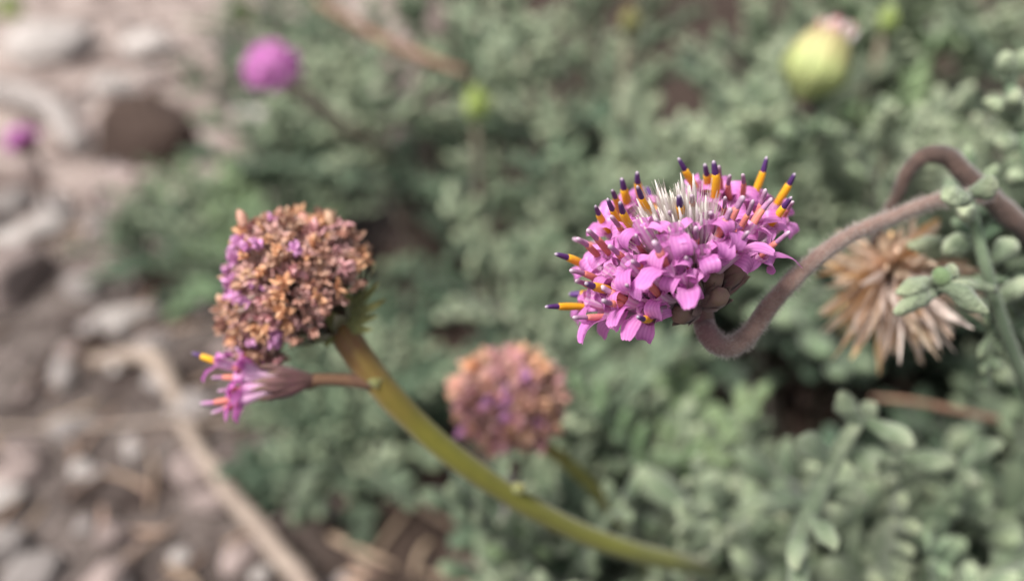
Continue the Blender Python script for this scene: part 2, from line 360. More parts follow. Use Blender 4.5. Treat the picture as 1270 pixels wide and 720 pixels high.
# gravel: uncountable small grit
gm = MB()
for i in range(5200):
    x, y = U(-.72, .3), U(.12, 1.15)
    if x > .0 and R.random() < .6: continue
    r = U(.7, 2.2) * MM; c = Vector((x, y, gh(x, y) + r * .3)); b0 = len(gm.v)
    for k in range(4): an = k * 1.571 + U(-.4, .4); gm.v.append(c + Vector((math.cos(an) * r * U(.7, 1.3), math.sin(an) * r * U(.7, 1.3), U(-.2, .2) * r))); gm.uv.append((0, 0))
    gm.v.append(c + Vector((U(-.3, .3) * r, U(-.3, .3) * r, r * .7))); gm.uv.append((0, 0)); gm.v.append(c - Vector((0, 0, r * .8))); gm.uv.append((0, 0))
    for k in range(4): k2 = (k + 1) % 4; gm.f += [(b0 + k, b0 + k2, b0 + 4), (b0 + k2, b0 + k, b0 + 5)]
mat('grit', (.38, .32, .30), (.16, .12, .108), rough=.9, nscale=150, bump=.2)
go = gm.obj('gravel', MATS['grit']); go['kind'] = 'stuff'; go['label'] = 'fine brown and grey grit scattered over the bare earth'; go['category'] = 'gravel'

def twig(path, rad, m, label, n=9, name='dry_twig', knots=True, group=None):
    pts = spline(path, 7); rr = lerpl(rad, len(pts))
    rr = [r * (1 + .12 * noise.noise(p * 260)) for r, p in zip(rr, pts)]
    pts = [p + Vector((noise.noise(p * 90), noise.noise(p * 90 + Vector((9, 0, 0))), noise.noise(p * 90 + Vector((0, 9, 0))))) * rr[0] * .35 for p in pts]
    return tag(MB().tube(pts, rr, n).obj(name, MATS[m]), label, 'twig', group)
def onground(pxs, lift): return [ground_at(a, b) + Vector((0, 0, l)) for (a, b), l in zip(pxs, lift)]
twig(onground([(120, 455), (155, 452), (185, 455), (208, 472), (226, 515)], [.003, .005, .007, .007, .004]), [.0035, .0042, .0045, .0045, .0035], 'dry_twig', 'short bent beige dry stalk lying on the earth')
twig(onground([(232, 535), (258, 580), (300, 640), (345, 695), (400, 770)], [.005, .007, .008, .009, .010]), [.0032, .0036, .0036, .0038, .0038], 'dry_twig', 'long straight beige dry stalk lying on the earth')
twig(onground([(-20, 535), (120, 537), (240, 528), (350, 540)], [.003, .004, .004, .004]), [.0008, .0009, .0009, .0006], 'dry_twig', 'thin dark dry twig crossing the earth between the two beige stalks')
twig(onground([(-30, 125), (30, 138), (75, 160), (105, 195)], [.008, .014, .014, .006]), [.009, .010, .009, .007], 'stone_grey', 'thick bleached grey branch curving over the far gravel', 12)
twig([P(395, 2, .37), P(450, 35, .35), P(510, 65, .325), P(580, 92, .31)], [.0022, .0022, .0021, .0016], 'russet_twig', 'straight tan dry twig slanting above the shrub tops')
twig([P(1080, 492, .205), P(1130, 497, .20), P(1180, 507, .19), P(1240, 520, .185)], [.0006, .0007, .0008, .0009], 'russet_twig', 'thin russet dry twig below the straw coloured dried flower')
twig([P(640, 575, .175), P(628, 640, .21), P(612, 720, .26), ground_at(605, 760)], [.0014, .0014, .0016, .0018], 'brown_stem', 'grey brown dry stalk standing beneath the rounded brown seed head')
for i in range(110):
    px, py = U(-40, 420), U(60, 760)
    if i % 4 == 0: px, py = U(400, 640), U(420, 760)
    a = ground_at(px, py); an = U(0, 6.28); L_ = U(8, 32) * MM
    b = a + Vector((math.cos(an) * L_, math.sin(an) * L_, 0)); b.z = gh(b.x, b.y) + U(.001, .006); c = (a + b) / 2; c.z = max(gh(c.x, c.y), (a.z + b.z) / 2) + .0015
    r = U(.6, 1.7) * MM
    tag(MB().tube(bez(a + Vector((0, 0, r)), c + Vector((U(-.003, .003), U(-.003, .003), 0)), b, 6), [r, r * 1.1, r, r, r * .8, r * .5], 6).obj('twig_fragment', MATS['litter']),
        ('stubby' if L_ < .014 else 'short' if L_ < .022 else 'longish') + ' brown twig fragment on the earth near ' + near(px, py), 'twig', 'twig fragments near ' + near(px, py))

# ------------------------------------------------------------------ leaves and shrubs
def lobe(mb, p, d, z, L, r, curl):
    n = 6; pts = []; q = p.copy(); dd = d.normalized()
    for i in range(n):
        pts.append(q.copy()); q = q + dd * (L / (n - 1)); dd = (dd + z * curl / n).normalized()
    mb.tube(pts, [r * k for k in (.50, .70, .92, 1.04, .92, .42)], 7, .68, z)
def leaf_mesh(seed, pairs, L, lobeL, r):
    rr = random.Random(seed); mb = MB(); arch = rr.uniform(.1, .35)
    f = lambda s: Vector((math.sin(s * 2 + seed) * .03 * L, s * L, L * arch * (s - s * s * .9)))
    pts = [f(i / 8) for i in range(9)]
    mb.tube(pts, [r * k for k in (.75, .6, .55, .55, .6, .65, .65, .6, .5)], 7, .7, Vector((0, 0, 1)))
    Z = Vector((0, 0, 1))
    for i in range(pairs):
        s = .30 + .58 * i / max(1, pairs - 1)
        for sd_ in (-1, 1):
            p = f(min(1, s + rr.uniform(-.04, .04))); fan = rr.uniform(.45, .9) + .5 * s
            lobe(mb, p, Vector((sd_, fan, rr.uniform(-.1, .5))), (Z + Vector((-sd_ * .3, 0, 0))).normalized(), lobeL * rr.uniform(.75, 1.15) * (1.1 - .25 * s), r * rr.uniform(.85, 1.1), rr.uniform(.2, .9))
    lobe(mb, pts[-1], pts[-1] - pts[-2], Z, lobeL * .9, r, .3)
    me = mb.mesh('leaf'); me.materials.append(MATS['leaf']); return me
LEAVES = [leaf_mesh(i, *a) for i, a in enumerate([(3, .025, .0085, .0020), (4, .030, .0078, .0018), (2, .021, .0085, .0022), (3, .026, .0098, .0020), (4, .031, .0080, .0017), (2, .017, .0078, .0022), (3, .023, .0102, .0021), (3, .025, .0070, .0020)])]
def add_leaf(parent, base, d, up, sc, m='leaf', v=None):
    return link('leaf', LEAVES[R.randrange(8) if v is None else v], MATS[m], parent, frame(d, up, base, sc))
def shoot(parent, root, tip, m='leaf', leaves=12, sc=1.0, lean=None, stem_r=.0016, top_frac=.5):
    """one stem of a shrub from root to tip with leaves spiralling round its upper part"""
    L_ = (tip - root).length
    mid = (root + tip) / 2 + Vector((U(-.12, .12) * L_, U(-.12, .12) * L_, 0)); mid.z = root.z + (tip.z - root.z) * U(.42, .6)
    pts = bez(root, mid, tip, 10)
    MB().tube(pts, lerpl([stem_r * 1.5, stem_r, stem_r * .7], 10), 7).obj('stem', MATS['leaf_stem'], parent)
    ax = (pts[-1] - pts[-3]).normalized() * .7 + Vector((0, 0, .6)); ax.normalize()
    a0 = U(0, 6.3); sx = perp(ax); sy = ax.cross(sx)
    for k in range(leaves):
        t = k / (leaves - 1)                                # 0 = tip
        s = 1 - t ** 1.3 * top_frac
        i = s * 9; j = min(int(i), 8); p = pts[j] + (pts[j + 1] - pts[j]) * (i - j)
        an = a0 + k * 2.4; out = sx * math.cos(an) + sy * math.sin(an)
        op = .35 + .85 * min(1, t * 1.6) + U(-.15, .15)
        d = ax * math.cos(op) + out * math.sin(op) + rnd_dir() * .12
        if k >= leaves: break
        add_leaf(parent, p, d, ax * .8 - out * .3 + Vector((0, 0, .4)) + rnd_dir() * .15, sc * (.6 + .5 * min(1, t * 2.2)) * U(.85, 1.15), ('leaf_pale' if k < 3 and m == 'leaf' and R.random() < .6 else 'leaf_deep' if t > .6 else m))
def dead_leaves(parent, root, tip, n=5):  # dark brown leaves added low on the stems to deepen the shade there
    for k in range(n):
        p = root.lerp(tip, U(.08, .5)); o = Vector((U(-1, 1), U(-1, 1), U(-.7, .3)))
        link('dead_leaf', LEAVES[R.randrange(8)], MATS['leaf_dead'], parent, frame(o, Vector((0, 0, 1)) + rnd_dir() * .4, p + rnd_dir() * .006, U(.8, 1.1)))
def shrub(label, tips, m='leaf', leaves=11, sc=1.22, name='leafy_shrub', root=None, extra=None, group=None):
    T = [P(*t[:3]) for t in tips]
    c = sum(T, Vector()) / len(T) if root is None else root
    c = Vector((c.x, c.y + (.01 if root is None else 0), 0)); c.z = gh(c.x, c.y)
    s = thing(name, label, 'shrub', c, group)
    for i, t in enumerate(T):
        r0 = c + Vector(((t.x - c.x) * .35, (t.y - c.y) * .35, 0)); r0.z = gh(r0.x, r0.y) - .002
        if t.z < .012: t.z = .012
        mm = m if R.random() > .22 else 'leaf_pale'
        shoot(s, r0, t, mm if extra is None or R.random() > .2 else extra, leaves, sc * U(.72, 1.35))
        dead_leaves(s, r0, t)
    return s
HOLES = [(560, 320, 95), (500, 235, 85), (500, 150, 50), (955, 470, 150), (790, 465, 90), (1150, 130, 75), (275, 180, 70), (550, 645, 115), (1010, 210, 85), (430, 340, 85), (870, 120, 70), (700, 100, 55), (1180, 480, 80), (1045, 520, 150), (920, 490, 120), (540, 400, 100), (780, 200, 45), (640, 180, 45), (1230, 420, 50), (560, 60, 45)]
def scatter(x0, x1, y0, y1, n, dfun, mind, inside=None, jit=.05):
    out = []; k = 0
    while len(out) < n and k < n * 120:
        k += 1; x, y = U(x0, x1), U(y0, y1)
        if inside and not inside(x, y): continue
        if any((x - a) ** 2 + (y - b) ** 2 < r * r for a, b, r in HOLES): continue
        if all((x - a) ** 2 + (y - b) ** 2 > mind * mind for a, b, _ in out): out.append((x, y, dfun(x, y) + U(-.005, jit)))
    return out
lin = lambda y0, d0, y1, d1: (lambda x, y: d0 + (d1 - d0) * (y - y0) / (y1 - y0))
shrub('broad grey green shrub behind the opened pink flower', scatter(620, 900, -10, 460, 15, lin(0, .35, 450, .225), 80, lambda x, y: y < 330 or x > 660))
shrub('grey green shrub under the straight tan dry twig', scatter(440, 640, -20, 400, 13, lin(0, .40, 450, .26), 70, lambda x, y: (x > 520 or y > 120) and not (430 < x < 560 and 210 < y < 330)))
shrub('grey green shrub around the closed yellow green bud', scatter(890, 1110, -20, 300, 12, lin(0, .31, 300, .225), 68), extra='leaf_fresh')
shrub('pale grey green shrub above the arched brown stem', scatter(1090, 1300, -30, 260, 12, lin(0, .27, 260, .185), 72), extra='leaf_pale')
shrub('shaded grey green shrub behind the straw coloured dried flower', scatter(900, 1290, 270, 470, 11, lin(250, .26, 470, .22), 75))
shrub('dense grey green shrub under the olive stem tip', scatter(690, 940, 500, 740, 16, lin(480, .215, 740, .175), 62), extra='leaf_fresh')
shrub('thick lobed grey green shrub below the thin russet twig', scatter(960, 1290, 630, 770, 12, lin(500, .205, 740, .165), 60))
shrub('grey green shrub reaching in beside the root of the arched brown stem', scatter(1275, 1450, 250, 640, 9, lin(250, .27, 640, .19), 80))
shrub('low soft green tuft on the earth left of the brown seed heads', scatter(170, 300, 235, 340, 8, lin(200, .46, 340, .39), 42), sc=.95, extra='leaf_fresh', leaves=11)
shrub('loose green tuft just behind the rusty seed head', scatter(300, 460, 170, 330, 9, lin(150, .44, 330, .36), 52, lambda x, y: not (250 < x < 310)), extra='leaf_fresh', leaves=12)
shrub('shaded green tuft below the rusty seed head', scatter(375, 480, 425, 600, 8, lin(400, .335, 640, .29), 44), sc=1.02, extra='leaf_fresh', leaves=11)
shrub('dim grey green shrub between the rusty and pinkish brown seed heads', scatter(430, 500, 440, 500, 3, lin(330, .36, 480, .33), 52), leaves=11)
shrub('small grey green tuft at the foot of the grey brown dry stalk', scatter(590, 680, 665, 730, 5, lin(600, .22, 740, .19), 38), leaves=11, sc=.8)
shrub('grey green tuft beside the pale stalk of the globe flower', scatter(370, 480, 20, 160, 6, lin(20, .55, 180, .42), 48, lambda x, y: x > 400 or y > 110), leaves=11)
shrub('sparse far tuft under the bright pink globe flower', scatter(240, 430, -30, 110, 6, lin(-20, .72, 140, .60), 52), leaves=10)

# near leafy shoot with thick lobes
root = Vector((.095, .150, 0))
s = thing('leafy_shoot', 'near shoot with thick forked pale green lobes below the russet twig', 'shoot', root)
def px_lobes(parent, items, m, flat=.8):
    for (a, b, c, d_, r, dd) in items:                       # base px, tip px, radius px, depth
        p0, p1 = P(a, b, dd), P(c, d_, dd - .002); rr = r / F * dd; v = (p1 - p0)
        q = p0 + v * .5 + UP * v.length * .08
        mb = MB().tube(bez(p0, q, p1, 11), [rr * k for k in (.5, .55, .66, .78, .9, .98, 1.02, 1.0, .88, .64, .25)], 12, flat, -FW)
        mb.v = [p + Vector((noise.noise(p * 420), noise.noise(p * 420 + Vector((3, 3, 3))), noise.noise(p * 420 + Vector((7, 1, 5))))) * rr * .42 for p in mb.v]
        mb.obj('leaf_lobe', MATS[m], parent)
D = .136
MB().tube(spline([Vector((.085, .150, gh(.085, .15))), P(985, 760, D + .01), P(992, 670, D), P(1015, 610, D), P(1040, 560, D), P(1062, 525, D)]), lerpl([.0020, .0018, .0017, .0017, .0015, .0012], 31), 9).obj('stem', MATS['leaf_pale'], s)
px_lobes(s, [(1068, 528, 1040, 492, 14, D), (1062, 528, 1085, 500, 12, D + .004), (1070, 522, 1135, 552, 13, D), (1030, 572, 988, 542, 14, D), (1005, 622, 932, 624, 15, D), (1000, 640, 1040, 680, 13, D - .003),
             (1015, 612, 1075, 620, 13, D + .004), (1045, 555, 1090, 590, 13, D + .006), (992, 660, 985, 705, 13, D - .004), (1075, 590, 1110, 565, 12, D + .008), (1048, 556, 1120, 572, 10, D + .006), (1105, 570, 1190, 578, 13, D + .010), (1190, 578, 1240, 545, 13, D + .012), (1180, 580, 1215, 600, 12, D + .012)], 'leaf_pale', .75)
# near shoot crossing the arched brown stem
s = thing('leafy_shoot', 'near shoot with pale rounded lobes across the arched brown stem', 'shoot', P(1240, 420, .13))
D = .118
MB().tube(spline([P(1330, 640, .16), P(1290, 520, .135), P(1250, 420, .124), P(1222, 330, D), P(1208, 270, D), P(1200, 240, D - .002)]), lerpl([.0016, .0012, .0010, .0009, .0008, .0007], 31), 9).obj('stem', MATS['leaf'], s)
px_lobes(s, [(1200, 246, 1168, 246, 14, D - .006), (1202, 240, 1240, 230, 14, D - .006), (1208, 270, 1192, 262, 13, D), (1214, 300, 1170, 310, 13, D + .004), (1216, 320, 1128, 305, 13, D + .008), (1222, 330, 1262, 300, 13, D + .004), (1236, 372, 1280, 350, 14, D + .004)], 'leaf_pale')
px_lobes(s, [(1168, 352, 1224, 388, 13, D - .008), (1168, 352, 1112, 362, 13, D - .006), (1170, 358, 1110, 388, 12, D - .006), (1168, 350, 1190, 330, 11, D - .006), (1236, 360, 1165, 352, 8, D - .001)], 'leaf_pale')
MB().tube(bez(P(1172, 350, D - .007), P(1168, 344, D - .008), P(1163, 334, D - .009), 6), [.0006, .0011, .0014, .0014, .001, .0004], 8).obj('leaf_bud', MATS['leaf_fresh'], s)
for k in range(9):
    t = k / 8; p = P(1222 + 30 * t, 330 + 90 * t, D + .004 + .01 * t)
    add_leaf(s, p, RT * U(-.2, 1) + UP * U(-.5, .8) + FW * U(0, .6), UP - FW + rnd_dir() * .3, U(.55, .8), 'leaf')
s = thing('leafy_shoot', 'upright shoot with small whitish tipped lobes above the arched brown stem', 'shoot', P(1275, 250, .14))
D = .140
MB().tube(spline([P(1330, 520, .17), P(1300, 330, .15), P(1282, 220, D), P(1258, 140, D), P(1252, 90, D + .003)]), lerpl([.0022, .0016, .0013, .001, .0009], 25), 9).obj('stem', MATS['leaf'], s)
px_lobes(s, [(1260, 150, 1222, 122, 12, D), (1258, 140, 1258, 115, 12, D - .004), (1254, 95, 1243, 66, 12, D), (1254, 95, 1278, 60, 12, D + .003), (1268, 180, 1235, 178, 12, D), (1272, 190, 1305, 160, 12, D), (1282, 230, 1250, 215, 12, D + .003), (1262, 160, 1290, 120, 12, D - .002)], 'leaf_pale')

# lime buds and small bright pieces
def small_bud(px, py, d, r, label, m='bud_lime'):
    c = P(px, py, d); g0 = Vector((c.x + U(-.01, .01), c.y + .01, 0)); g0.z = gh(g0.x, g0.y)
    t = thing('leaf_bud', label, 'bud', g0)
    MB().tube(bez(g0, (g0 + c) / 2 + Vector((.004, 0, .005)), c - Vector((0, 0, r * .8)), 8), [.0014] * 8, 6).obj('stem', MATS['leaf_stem'], t)
    for k in range(9):
        an = k * 2.4; o = Vector((math.cos(an), math.sin(an), 0)); q = r * (.15 + .06 * k)
        MB().tube(bez(c + o * .0005 - Vector((0, 0, r)), c + o * q * 1.5, c + o * q * .8 + Vector((0, 0, r * (1.1 - .08 * k))), 7), [r * z for z in (.15, .25, .32, .34, .3, .2, .06)], 7, .5, o).obj('bud_leaf', MATS[m], t)
small_bud(590, 130, .305, .0075, 'bright lime green leaf bud at the edge of the shrub')
small_bud(300, 14, .68, .012, 'yellowish leaf bud above the bright pink globe flower')
small_bud(12, 12, .85, .016, 'olive yellow leaf bud by the wide flat pale slab')
small_bud(780, 28, .31, .006, 'dull yellow leaf bud at the top of the broad shrub', 'green_bract')
small_bud(1100, 25, .27, .005, 'fresh green leaf bud near the closed bud')

# ------------------------------------------------------------------ the opened pink flower
def curl(p, a, w_, L, f0, f1, n, ease=1.0):
    pts = [p.copy()]
    for i in range(n - 1):
        t = ((i + .5) / (n - 1)) ** ease; f = math.radians(f0 + (f1 - f0) * t)
        pts.append(pts[-1] + (a * math.cos(f) + w_ * math.sin(f)) * (L / (n - 1)))
    return pts
def floret(parent, O3, A, T, tip, kind, wdir=None, scale=1.0, simple=False, recept=.33, lipL=None, lipA=None):
    a = (tip - T).normalized(); r = (T - O3).normalized()
    w_ = -(A - r * A.dot(r)) if wdir is None else wdir
    w_ = w_ - a * w_.dot(a); w_ = (w_.normalized() + rnd_dir() * .22); w_ = (w_ - a * w_.dot(a)).normalized()
    side = a.cross(w_)
    B = O3 + (T - O3) * recept
    pts = bez(B, T - a * (T - B).length * .45, T + a * .0006 * scale, 8)
    fl = MB().tube(pts, [x * scale * MM for x in (.35, .42, .5, .55, .62, .75, .92, 1.0)], 10, 1, None, False).obj('floret', MATS['corolla'], parent)
    L_ = (lipL or U(3.4, 4.7)) * MM * scale; f1 = lipA or U(130, 240); T = T - a * .0007 * scale
    c = curl(T + w_ * .0005 * scale, a, w_, L_, 12, f1, 10, U(.8, 1.2))
    MB().strap(c, [x * MM * scale * U(.93, 1.07) for x in (.55, .78, .98, 1.1, 1.18, 1.22, 1.22, 1.15, 1.0, .62)], w_, U(-.4, .1), 6, .00010 * scale, .00028 * scale).obj('outer_lip', MATS['petal'], fl)
    for sg in (-1, 1):
        wi = (-w_ * U(.3, .9) + side * sg * U(.6, 1.1)).normalized()
        c = curl(T + wi * .0006 * scale, a, wi, U(3.0, 4.4) * MM * scale, 10, U(150, 300), 9)
        MB().strap(c, [x * MM * scale for x in (.42, .55, .64, .68, .66, .6, .5, .36, .2)], wi, -.2, 3, 0, .0002).obj('inner_lip', MATS['petal_inner'], fl)
    if simple: return fl
    T = T + a * .0007 * scale; Lt = (tip - T).length; bend = rnd_dir() * Lt * .04
    q = lambda s: T + (tip - T) * s + bend * math.sin(s * 3.1)
    k = scale * (1.02 if kind == 'A' else .90) * U(.85, 1.12)
    if kind == 'A':
        MB().tube([q(s) for s in (-.15, .05, .2, .35, .5, .63, .67)], [x * MM * k for x in (.42, .52, .58, .6, .58, .52, .42)], 10, ribs=.06).obj('anther_tube', MATS['anther_yellow'], fl)
        MB().tube([q(s) for s in (.62, .67, .74, .83, .9, .96, 1)], [x * MM * k for x in (.44, .45, .42, .38, .33, .27, .10)], 9).obj('anther_tip', MATS['anther_tip_purple'], fl)
    else:
        MB().tube([q(s) for s in (-.1, .05, .2, .38, .54, .62)], [x * MM * k for x in (.42, .5, .54, .54, .5, .36)], 10, ribs=.06).obj('anther_tube', MATS['anther_orange'], fl)
        MB().tube([q(s) for s in (.56, .63, .72, .82, .9, .96, 1)], [x * MM * k for x in (.34, .40, .38, .37, .38, .32, .12)], 9, ribs=.08).obj('style', MATS['style_pink'], fl)
    return fl
Z1 = lambda x, y: (660 + x / 2.572, 170 + y / 2.572)      # measured on an enlarged view of the flower
DF = .100
O3 = P(862, 364, DF)
APEX = P(826, 246, DF - .010); A = (APEX - O3).normalized()
flower = thing('pink_flower', 'sharp bright pink flower with orange and purple tipped anthers on a curved mauve stem', 'flower', P(1215, 243, .118))
FL = [  # anther tip, throat, kind, extra depth
 (42, 541, 150, 540, 'A', 0), (72, 372, 160, 408, 'A', 0), (202, 218, 240, 290, 'A', -2), (240, 195, 285, 275, 'A', 0), (255, 168, 278, 225, 'A', -3), (285, 130, 303, 215, 'A', -4),
 (335, 110, 350, 190, 'A', -5), (335, 155, 378, 245, 'A', 1), (280, 205, 318, 285, 'A', 2), (466, 66, 515, 150, 'A', -4), (468, 184, 482, 270, 'A', 0), (550, 85, 560, 160, 'A', -6), (578, 75, 582, 180, 'A', -3),
 (596, 90, 602, 165, 'B', -5), (632, 120, 630, 185, 'B', -5), (672, 118, 670, 188, 'B', -4), (748, 62, 712, 170, 'A', -2), (838, 115, 785, 205, 'A', -2), (828, 190, 768, 270, 'A', 0), (833, 205, 800, 262, 'B', -3),
 (745, 165, 715, 258, 'B', 0), (705, 200, 660, 295, 'B', 0), (616, 190, 615, 255, 'B', -1), (510, 185, 512, 235, 'B', -1), (822, 300, 740, 370, 'B', 0), (690, 300, 640, 370, 'B', 0), (175, 295, 235, 360, 'B', 0),
 (142, 322, 205, 375, 'B', 0), (120, 425, 210, 458, 'B', 0), (170, 465, 240, 485, 'A', 1), (140, 458, 205, 482, 'B', -3), (225, 520, 290, 532, 'B', 0), (130, 575, 240, 572, 'B', -2), (318, 395, 370, 435, 'B', 0),
 (245, 345, 305, 400, 'B', 0), (330, 310, 362, 368, 'B', 0), (395, 260, 428, 330, 'B', 0), (522, 285, 515, 350, 'B', 0), (490, 380, 499, 445, 'B', -1), (335, 572, 372, 578, 'A', -2),
 (300, 470, 345, 490, 'B', -1), (440, 235, 455, 300, 'B', -1), (570, 240, 572, 290, 'B', -1), (250, 250, 300, 320, 'B', -1)]
RX, RZ = 192.0, .0150
for i, (tx, ty, bx, by, kind, dz) in enumerate(FL):
    t2, b2 = Z1(tx, ty), Z1(bx, by)
    q2 = min(.985, ((t2[0] - 864) ** 2 + (t2[1] - 374) ** 2) / RX ** 2)
    z = RZ * math.sqrt(1 - q2) + dz * MM
    d = DF - z; tip = P(*t2, d)
    v = math.hypot(t2[0] - b2[0], t2[1] - b2[1]) / F * d; L_ = 5.4 * MM
    vz = math.sqrt(max((.0006) ** 2, L_ * L_ - v * v)) * (1 if z > -.001 else -.3)
    T = P(*b2, d + vz)
    floret(flower, O3, A, T - (tip - T) * .14, tip, kind, scale=.84)
# florets round the far side
k = 0
for i in range(90):
    zf = 1 - 2 * (i + .5) / 90; an = i * 2.39996; rr_ = math.sqrt(1 - zf * zf)
    ex = perp(A); ey = A.cross(ex); dr = A * zf + ex * (rr_ * math.cos(an)) + ey * (rr_ * math.sin(an))
    if zf < -.12: continue
    toward = -dr.dot(FW)
    if toward > -.12: continue
    dr = (dr + rnd_dir() * .1).normalized()
    floret(flower, O3, A, O3 + dr * U(.0105, .0118), O3 + dr * U(.0158, .0172), 'B' if R.random() < .7 else 'A')
# a few front lips that hang below the head
for (bx, by, wx, wy, zz, Lp, la) in [(500, 468, .08, -1, .0115, 5.0, 95), (425, 405, -.45, -1, .0120, 4.8, 120), (640, 368, 1, -.45, .008, 4.6, 85), (735, 372, 1, -.35, .004, 5.0, 100), (235, 560, .0, -1, .004, 4.8, 110), (300, 520, .1, -1, .007, 4.2, 100), (365, 548, .0, -1, .0075, 4.8, 100),
                                 (310, 405, -.2, -1, .0100, 4.0, 190), (430, 345, -.6, -.6, .0125, 4.6, 240), (625, 285, -.1, -1, .0095, 4.4, 230), (460, 300, .2, -1, .0125, 4.4, 240), (350, 285, -.5, -1, .0110, 4.4, 220), (560, 265, .5, -1, .0105, 4.4, 230), (700, 285, .6, -.6, .0055, 4.6, 220), (250, 430, -.4, -1, .0065, 4.4, 200),
                                 (545, 370, .2, -1, .0110, 4.2, 250), (470, 430, -.5, -1, .0115, 4.0, 240), (590, 320, 0, -1, .0100, 4.0, 250), (280, 470, -.2, -1, .0080, 4.2, 220), (190, 520, -.4, -1, .0040, 4.0, 200), (380, 430, -.3, -1, .0110, 4.2, 170), (400, 500, 0, -1, .0090, 3.8, 200)]:
    T = P(*Z1(bx, by), DF - zz); dr = (T - O3).normalized()
    dr = (dr + UP * .55 + RT * (.3 if bx > 560 else -.15)).normalized()
    k = 0 if not hasattr(R, 'n_') else R.n_
    R.n_ = k + 1
    floret(flower, O3, A, T, T + dr * .0040, 'B', wdir=RT * wx + UP * wy, lipL=Lp, lipA=la, scale=1.06 if la < 130 else .92, simple=k % 4 != 1)
# unopened white florets in the middle
ex = perp(A); ey = A.cross(ex)
for i in range(64):
    rr_ = math.sqrt((i + .5) / 64) * .0040; an = i * 2.4
    o = ex * (rr_ * math.cos(an)) + ey * (rr_ * math.sin(an))
    b0 = O3 + A * .006 + o * .55; t = O3 + A * (.0158 - rr_ * .3 + U(-.002, .001)) + o * 1.15 + rnd_dir() * .0006
    MB().tube(bez(b0, (b0 + t) / 2 + o * .1, t, 7), [x * MM for x in (.18, .2, .2, .22, .26, .2, .04)], 7).obj('unopened_floret', MATS['white_floret'], flower)
hb = MB()
for i in range(5000):
    dr = rnd_dir()
    if dr.dot(A) < .1: dr = dr - A * (2 * dr.dot(A))
    if dr.dot(A) < .90: continue
    c = dr.dot(A) ** 6
    b0 = O3 + dr * .005; t = O3 + dr * (.0108 + .0050 * c + U(-.0015, .001)) + rnd_dir() * .0009
    hb.tube([b0, (b0 + t) / 2 + rnd_dir() * .0002, t], [.00007, .00006, .00002], 3, cap=False)
o = hb.obj('bristles', MATS['bristle'], flower); o['kind'] = 'stuff'
# bracts and receptacle
MB().tube([O3 - A * .0055, O3 - A * .004, O3 - A * .002, O3, O3 + A * .003, O3 + A * .005], [x * MM for x in (1.35, 1.55, 1.9, 2.5, 2.8, 2.0)], 14).obj('receptacle', MATS['bract'], flower)
for i in range(22):
    pol = math.radians((62, 92, 40)[i % 3] + U(-6, 6)); an = i * 2.39996 + U(-.1, .1)
    dr = A * math.cos(pol) + (ex * math.cos(an) + ey * math.sin(an)) * math.sin(pol)
    if pol > 1.25 and (-dr.dot(FW) > .45 or dr.dot(RT) < .2): continue
    L_ = U(6.4, 7.8) * MM; b0 = O3 - A * .0008
    pth = bez(b0 + dr * .0008, b0 + dr * L_ * .5 - A * .0006, b0 + dr * L_ + A * .0008, 9)
    inv = MB().tube(pth, [x * MM for x in (.6, .95, 1.2, 1.35, 1.4, 1.38, 1.3, 1.2, 1.0)], 14, ribs=.10).obj('involucre', MATS['bract'], flower)
    tx = perp(dr); ty = dr.cross(tx)
    for q in range(5):
        a2 = q * 1.2566 + U(-.2, .2); o = tx * math.cos(a2) + ty * math.sin(a2)
        c = [p + o * (r_ * MM) for p, r_ in zip(pth, (.7, 1.05, 1.32, 1.5, 1.56, 1.56, 1.55, 1.55, 1.6))]
        MB().strap(c, [x * MM for x in (.35, .55, .7, .78, .78, .7, .55, .35, .06)], o, -.35, 4, 0, .0002).obj('bract', MATS['bract'], inv)
# curved stem with a side branch origin on the arched stem
mp = [(O3 - A * .0052), P(877, 412, DF + .001), P(889, 426, DF + .001), P(908, 429, DF + .0015), P(930, 413, DF + .002), P(958, 375, DF + .003), P(1000, 331, DF + .005), P(1050, 294, DF + .009), P(1110, 268, DF + .013), P(1165, 248, DF + .017), P(1225, 243, DF + .021)]
pts = spline(mp, 7)
MB().tube(pts, [r * (1 + .07 * noise.noise(p * 350)) for r, p in zip(lerpl([.0014, .0014, .0014, .00134, .00124, .00116, .0011, .00104, .0010, .00105, .0012], len(pts)), pts)], 14).obj('stem', MATS['mauve_stem'], flower)
hb = MB()
for i in range(3800):
    j = R.randrange(6, len(pts) - 1); p = pts[j] + (pts[j + 1] - pts[j]) * R.random(); t = (pts[j + 1] - pts[j]).normalized()
    o = rnd_dir(); o = (o - t * o.dot(t)).normalized(); b0 = p + o * .00104; e = b0 + o * U(.0003, .0008) + rnd_dir() * .0002
    hb.tube([b0, e], [.000022, .000008], 3, cap=False)
o = hb.obj('stem_hairs', MATS['bristle'], flower); o['kind'] = 'stuff'

